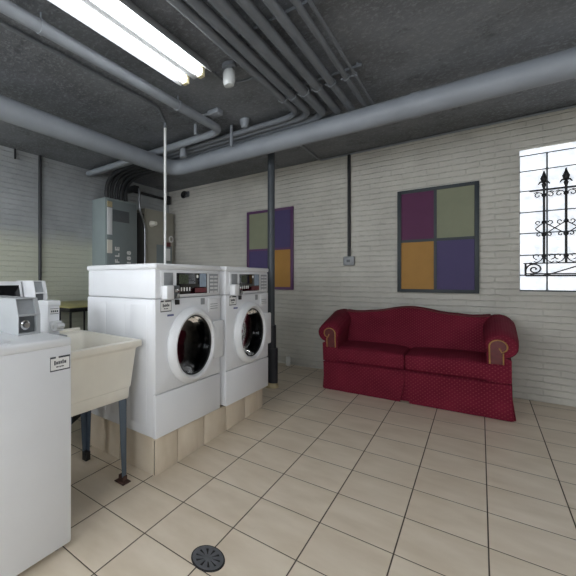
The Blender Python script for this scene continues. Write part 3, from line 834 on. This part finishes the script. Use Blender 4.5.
# ------------------------------------------------------------------ laundry sink
SX0, SX1, SY0, SY1, SZ = -2.16, -1.518, .99, 1.56, -.372
r = thing('laundry_sink', 'cream plastic laundry sink on blue grey legs beside the washers', 'sink', ((SX0+SX1)/2, (SY0+SY1)/2, fz(-1.85, 1.27)))
def loop(bm, x0, x1, y0, y1, z, rad=.03, n=4):
    out = []
    for cx, cy, a in ((x1-rad, y1-rad, 0), (x0+rad, y1-rad, 90), (x0+rad, y0+rad, 180), (x1-rad, y0+rad, 270)):
        for k in range(n+1):
            t = math.radians(a+90*k/n); out.append(bm.verts.new((cx+rad*math.cos(t), cy+rad*math.sin(t), z)))
    return out
mb = MB(); bm = mb.bm
ins = lambda d: (SX0+d, SX1-d, SY0+d, SY1-d)
L = []
for d, z, rad in ((.098, -.70, .02), (.070, -.722, .02), (.060, -.722, .015), (.056, -.716, .015), (.052, -.655, .015), (.047, -.65, .015), (.024, -.425, .015), (.019, -.415, .015), (.002, -.405, .01), (0, -.40, .01), (0, SZ, .01), (.004, SZ+.003, .01), (.028, SZ+.003, .02), (.036, SZ-.004, .03), (.052, SZ-.06, .04), (.092, -.67, .05)):
    x0, x1, y0, y1 = ins(d)
    if d >= .028 and z > -.5 or (d == .092 and z == -.67): x0 += .07      # broad rear ledge
    L.append(loop(bm, x0, x1, y0, y1, z, rad))
for a, b_ in zip(L[1:], L[2:]):
    n = len(a)
    for k in range(n): bm.faces.new((a[k], a[(k+1) % n], b_[(k+1) % n], b_[k]))
bm.faces.new(L[-1]); bm.faces.new(L[1][::-1])
for v in L[0]: bm.verts.remove(v)
basin = mb.build('basin', M['cream'], r)
MB().box(SX0+.002, SX0+.03, SY0+.01, SY1-.01, SZ, SZ+.022, .006).build('rear_ledge', M['cream'], basin)
MB().lathe([(.035, -.668), (.03, -.664), (0, -.667)], 2, ((SX0+SX1)/2+.03, 1.27, 0), 16).build('drain', M['steel'], basin)
for (x, y) in ((-1.597, 1.502), (-2.01, 1.512), (-1.597, 1.045), (-2.01, 1.045)):
    sxn = 1 if x > -1.85 else -1; syn = 1 if y > 1.27 else -1
    f0 = fz(x, y)
    # tapered angle-iron leg: two flanges
    mb = MB(); t0, b0 = .062, .034
    def fl(ax):
        pts = []
        for z, ww in ((f0+.03, b0), (-.722, t0)):
            if ax == 0: q = [(x, y), (x-sxn*ww, y), (x-sxn*ww, y-syn*.004), (x, y-syn*.004)]
            else: q = [(x, y), (x, y-syn*ww), (x-sxn*.004, y-syn*ww), (x-sxn*.004, y)]
            pts += [(a, c, z) for a, c in q]
        mb.hexa(pts)
    fl(0); fl(1)
    lg = mb.build('leg', M['legblue'], r)
    mb = MB().box(x-sxn*.036-.004, x-sxn*.036+.004 if False else x+.003, y-.03, y+.004, f0, f0+.035, .002) if sxn > 0 else MB().box(x-.004, x+.04, y-.036, y+.004, f0, f0+.06, .003)
    if sxn > 0: mb.box(x-.05, x+.03, y-.055, y+.01, f0, f0+.006, .002)
    mb.build('foot', M['rust'] if sxn > 0 else M['rubber'], lg)

# hoses under the sink
tag(MB().tube(rnd([(-2.215, .95, -1.02), (-2.215, 1.25, -1.0), (-2.20, 1.45, -.96), (-2.20, 1.63, -.90)], .1), .014, 10).build('supply_hose', M['orange']), 'orange hose under the cream laundry sink', 'hose')
tag(MB().tube(rnd([(-2.225, .90, fz(-2.2, .9)+.02), (-2.225, 1.2, fz(-2.2, 1.2)+.02), (-2.22, 1.42, -1.1), (-2.21, 1.62, -1.0)], .12), .019, 10).build('drain_hose', M['rubber']), 'black hose on the floor behind the sink legs', 'hose')

# ------------------------------------------------------------------ top-load washer in the foreground
TX0, TX1, TY0, TY1, TZ = -2.08, -1.405, .285, .974, -.271
f0 = fz(-1.41, .6)
r = thing('top_load_washer', 'white top-load washer in the left foreground', 'washing machine', ((TX0+TX1)/2, (TY0+TY1)/2, f0))
MB().box(TX0+.005, TX1-.001, TY0+.001, TY1-.001, f0+.032, TZ-.036, .010).build('cabinet', M['white'], r)
MB().box(TX0, TX1, TY0, TY1, TZ-.040, TZ, .012, 3).build('top_panel', M['white2'], r)
mb = MB()
for x in (TX0+.06, TX1-.05):
    for y in (TY0+.06, TY1-.06): mb.tube([(x, y, fz(x, y)), (x, y, f0+.04)], .02, 10)
mb.build('foot', M['rubber'], r)
lid = MB().box(TX0+.10, TX1-.05, TY0+.06, .705, TZ-.002, TZ+.011, .005).build('lid', M['white2'], r)
MB().box(TX1-.085, TX1-.045, TY0+.16, .62, TZ-.001, TZ+.006, .002).build('lid_grip', M['dgrey'], lid)
sticker(r, TX1-.001, .857, .961, -.414, -.349, GLY)
# coin meter case
def meter(r, xf, xb, y0, y1, z0, z1, zl, sl, fl_=.022, m='greywhite'):
    prof = [(xb, z0), (xf, z0), (xf, zl), (xf-sl, z1), (xb, z1)]
    pr_ = [(xf-.004, z0+.006), (xf-.004, zl-.004), (xf-sl-.004, z1-.008)]
    t = .006
    mb = MB()
    mb.prism(prof, 1, y0, y0+t, .002).prism(prof, 1, y1-t, y1, .002)                  # cheeks
    mb.box(xb, xf-sl, y0+.002, y1-.002, z1-t, z1, .002)                                # roof
    mb.box(xf-.03, xf, y0+.002, y1-.002, zl-.005, zl+.004, .002)                       # sill
    mb.box(xf-.02, xf, y0+.002, y1-.002, z0, z0+.010, .002)
    mb.box(xb, xf-.055, y0+.002, y1-.002, z0, z1-.002)
    mb.prism([(xf-.055, z0), (xf-.001, z0), (xf-.001, zl), (xf-sl-.001, z1-.002), (xf-.055, z1-.002)], 1, y1-fl_, y1-.001)
    case = mb.build('meter_case', M[m], r)
    MB().hexa([(xf-.03, y0+t, zl+.002), (xf-.014, y0+t, zl+.002), (xf-.014, y1-fl_, zl+.002), (xf-.03, y1-fl_, zl+.002),
               (xf-sl-.03, y0+t, z1-.007), (xf-sl-.012, y0+t, z1-.007), (xf-sl-.012, y1-fl_, z1-.007), (xf-sl-.03, y1-fl_, z1-.007)]).build('sloped_face', M['grey'], case)
    MB().box(xf-.05, xf-.022, y0+t, y1-fl_, z0+.010, zl-.005).build('lock_plate', M['dgrey'], case)
    ym = (y0+y1-fl_)/2; zm = (z0+zl)/2
    MB().lathe([(.024, -.022), (.024, -.012), (.016, -.010), (.014, .004), (0, .004)], 0, (xf, ym-.005, zm), 16).build('lock_knob', M['chrome'], case)
    return case
meter(r, -1.62, -2.05, .818, .936, TZ, -.094, -.176, .03, m='casegrey')

# ------------------------------------------------------------------ white coin box on the sink's rear ledge
bx1, bx0, by0, by1, bz0, bz1 = -2.0, -2.125, 1.204, 1.300, SZ+.022, -.138
r = thing('coin_box', 'white coin box with chrome slide standing at the back of the sink', 'coin box', ((bx0+bx1)/2, (by0+by1)/2, SZ+.003))
MB().box(bx0+.006, bx1-.006, by0+.004, by1-.004, SZ+.004, bz1-.03, .008).build('case', M['white'], r)
MB().box(bx0, bx1, by0, by1, bz1-.036, bz1, .008).build('cap', M['white2'], r)
s = MB().box(bx1-.006, bx1-.004, by0+.02, by1-.015, bz1-.085, bz1-.05).build('sticker', M['paper'], r)
mb = MB()
for k in range(4): mb.box(bx1-.004, bx1-.0034, by0+.026+.014*k, by0+.036+.014*k, bz1-.074, bz1-.062)
for a in ((by0+.02, by1-.015, bz1-.085, bz1-.082), (by0+.02, by1-.015, bz1-.053, bz1-.05)): mb.box(bx1-.004, bx1-.0034, *a)
mb.build('print', M['ink'], s)
mb = MB().box(bx1-.008, bx1+.05, by0+.028, by1-.012, SZ+.045, SZ+.06, .004).box(bx1-.008, bx1+.026, by0+.02, by1-.006, SZ+.06, SZ+.105, .006)
mb.tube([(bx1+.045, by0+.028, SZ+.075), (bx1+.045, by1-.012, SZ+.075)], .018, 10)
mb.build('coin_slide', M['satin'], r)
MB().box(bx1-.02, bx1+.06, by0-.01, by1+.01, SZ+.004, SZ+.014, .003).build('tray', M['grey'], r)

# ------------------------------------------------------------------ second top-loader behind the sink
EX0, EX1, EY0, EY1, EZ = -2.95, -2.27, .70, 1.395, -.275
f0 = fz(-2.3, 1.0)
r = thing('top_load_washer', 'white washer behind the sink with black console window', 'washing machine', ((EX0+EX1)/2, (EY0+EY1)/2, f0))
MB().box(EX0, EX1, EY0, EY1, f0+.02, EZ-.034, .012).build('cabinet', M['white'], r)
MB().box(EX0, EX1, EY0, EY1, EZ-.038, EZ, .012).build('top_panel', M['white2'], r)
mb = MB()
for x in (EX0+.06, EX1-.06):
    for y in (EY0+.06, EY1-.06): mb.tube([(x, y, fz(x, y)), (x, y, f0+.03)], .02, 10)
mb.build('foot', M['rubber'], r)
cs = MB().prism([(-2.72, EZ), (-2.44, EZ), (-2.44, -.14), (-2.475, -.018), (-2.72, -.018)], 1, .72, 1.272, .006).build('console', M['white2'], r)
MB().hexa([(-2.445, .74, -.128), (-2.438, .74, -.128), (-2.438, 1.25, -.128), (-2.445, 1.25, -.128), (-2.475, .74, -.045), (-2.466, .74, -.045), (-2.466, 1.25, -.045), (-2.475, 1.25, -.045)]).build('console_window', M['gloss'], cs)
meter(r, -2.30, -2.58, 1.286, 1.383, EZ, -.012, -.10, .03)

# ------------------------------------------------------------------ folding table by the left wall
r = thing('folding_table', 'olive topped black edged table against the left wall', 'table', (-3.52, 2.53, fz(-3.52, 2.53)))
x0, x1, y0, y1, zt = XL+.03, -3.08, 2.10, 2.95, -.288
MB().box(x0, x1, y0, y1, zt-.012, zt, .003).build('tabletop', M['olive'], r)
MB().box(x0+.004, x1-.004, y0+.004, y1-.004, zt-.055, zt-.012, .003).build('apron', M['black'], r)
for x in (x0+.05, x1-.05):
    for y in (y0+.05, (y0+y1)/2, y1-.05):
        MB().tube([(x, y, fz(x, y)), (x, y, zt-.05)], .013, 10).build('leg', M['black'], r)

# ------------------------------------------------------------------ floor drain
dx, dy = -.883, 1.321
r = thing('floor_drain', 'round slotted metal drain cover set in the tiled floor', 'drain', (dx, dy, fz(dx, dy)))
r.rotation_euler = (math.atan(GY), -math.atan(GX), 0)
MB().lathe([(.074, .0), (.073, .004), (.066, .005), (.064, .002), (0, .002)], 2, (0, 0, 0), 40, cap0=True).build('rim', M['rubber'], r, True)
mb = MB()
R_IN, R_OUT = .018, .054
mb.lathe([(R_OUT, .0022), (R_OUT, .0050), (.068, .0050), (.068, .0022)], 2, (0, 0, 0), 40)
mb.lathe([(0, .0055), (R_IN, .0050), (R_IN, .0022)], 2, (0, 0, 0), 24)
for k in range(10):
    a = 2*PI*k/10; ca, sa = math.cos(a), math.sin(a)
    def pt(u, v, z): return (ca*u-sa*v, sa*u+ca*v, z)
    mb.hexa([pt(R_IN-.002, -.004, .0022), pt(R_OUT+.002, -.011, .0022), pt(R_OUT+.002, .011, .0022), pt(R_IN-.002, .004, .0022),
             pt(R_IN-.002, -.004, .0050), pt(R_OUT+.002, -.011, .0050), pt(R_OUT+.002, .011, .0050), pt(R_IN-.002, .004, .0050)])
mb.build('grate', M['drain'], r, True)
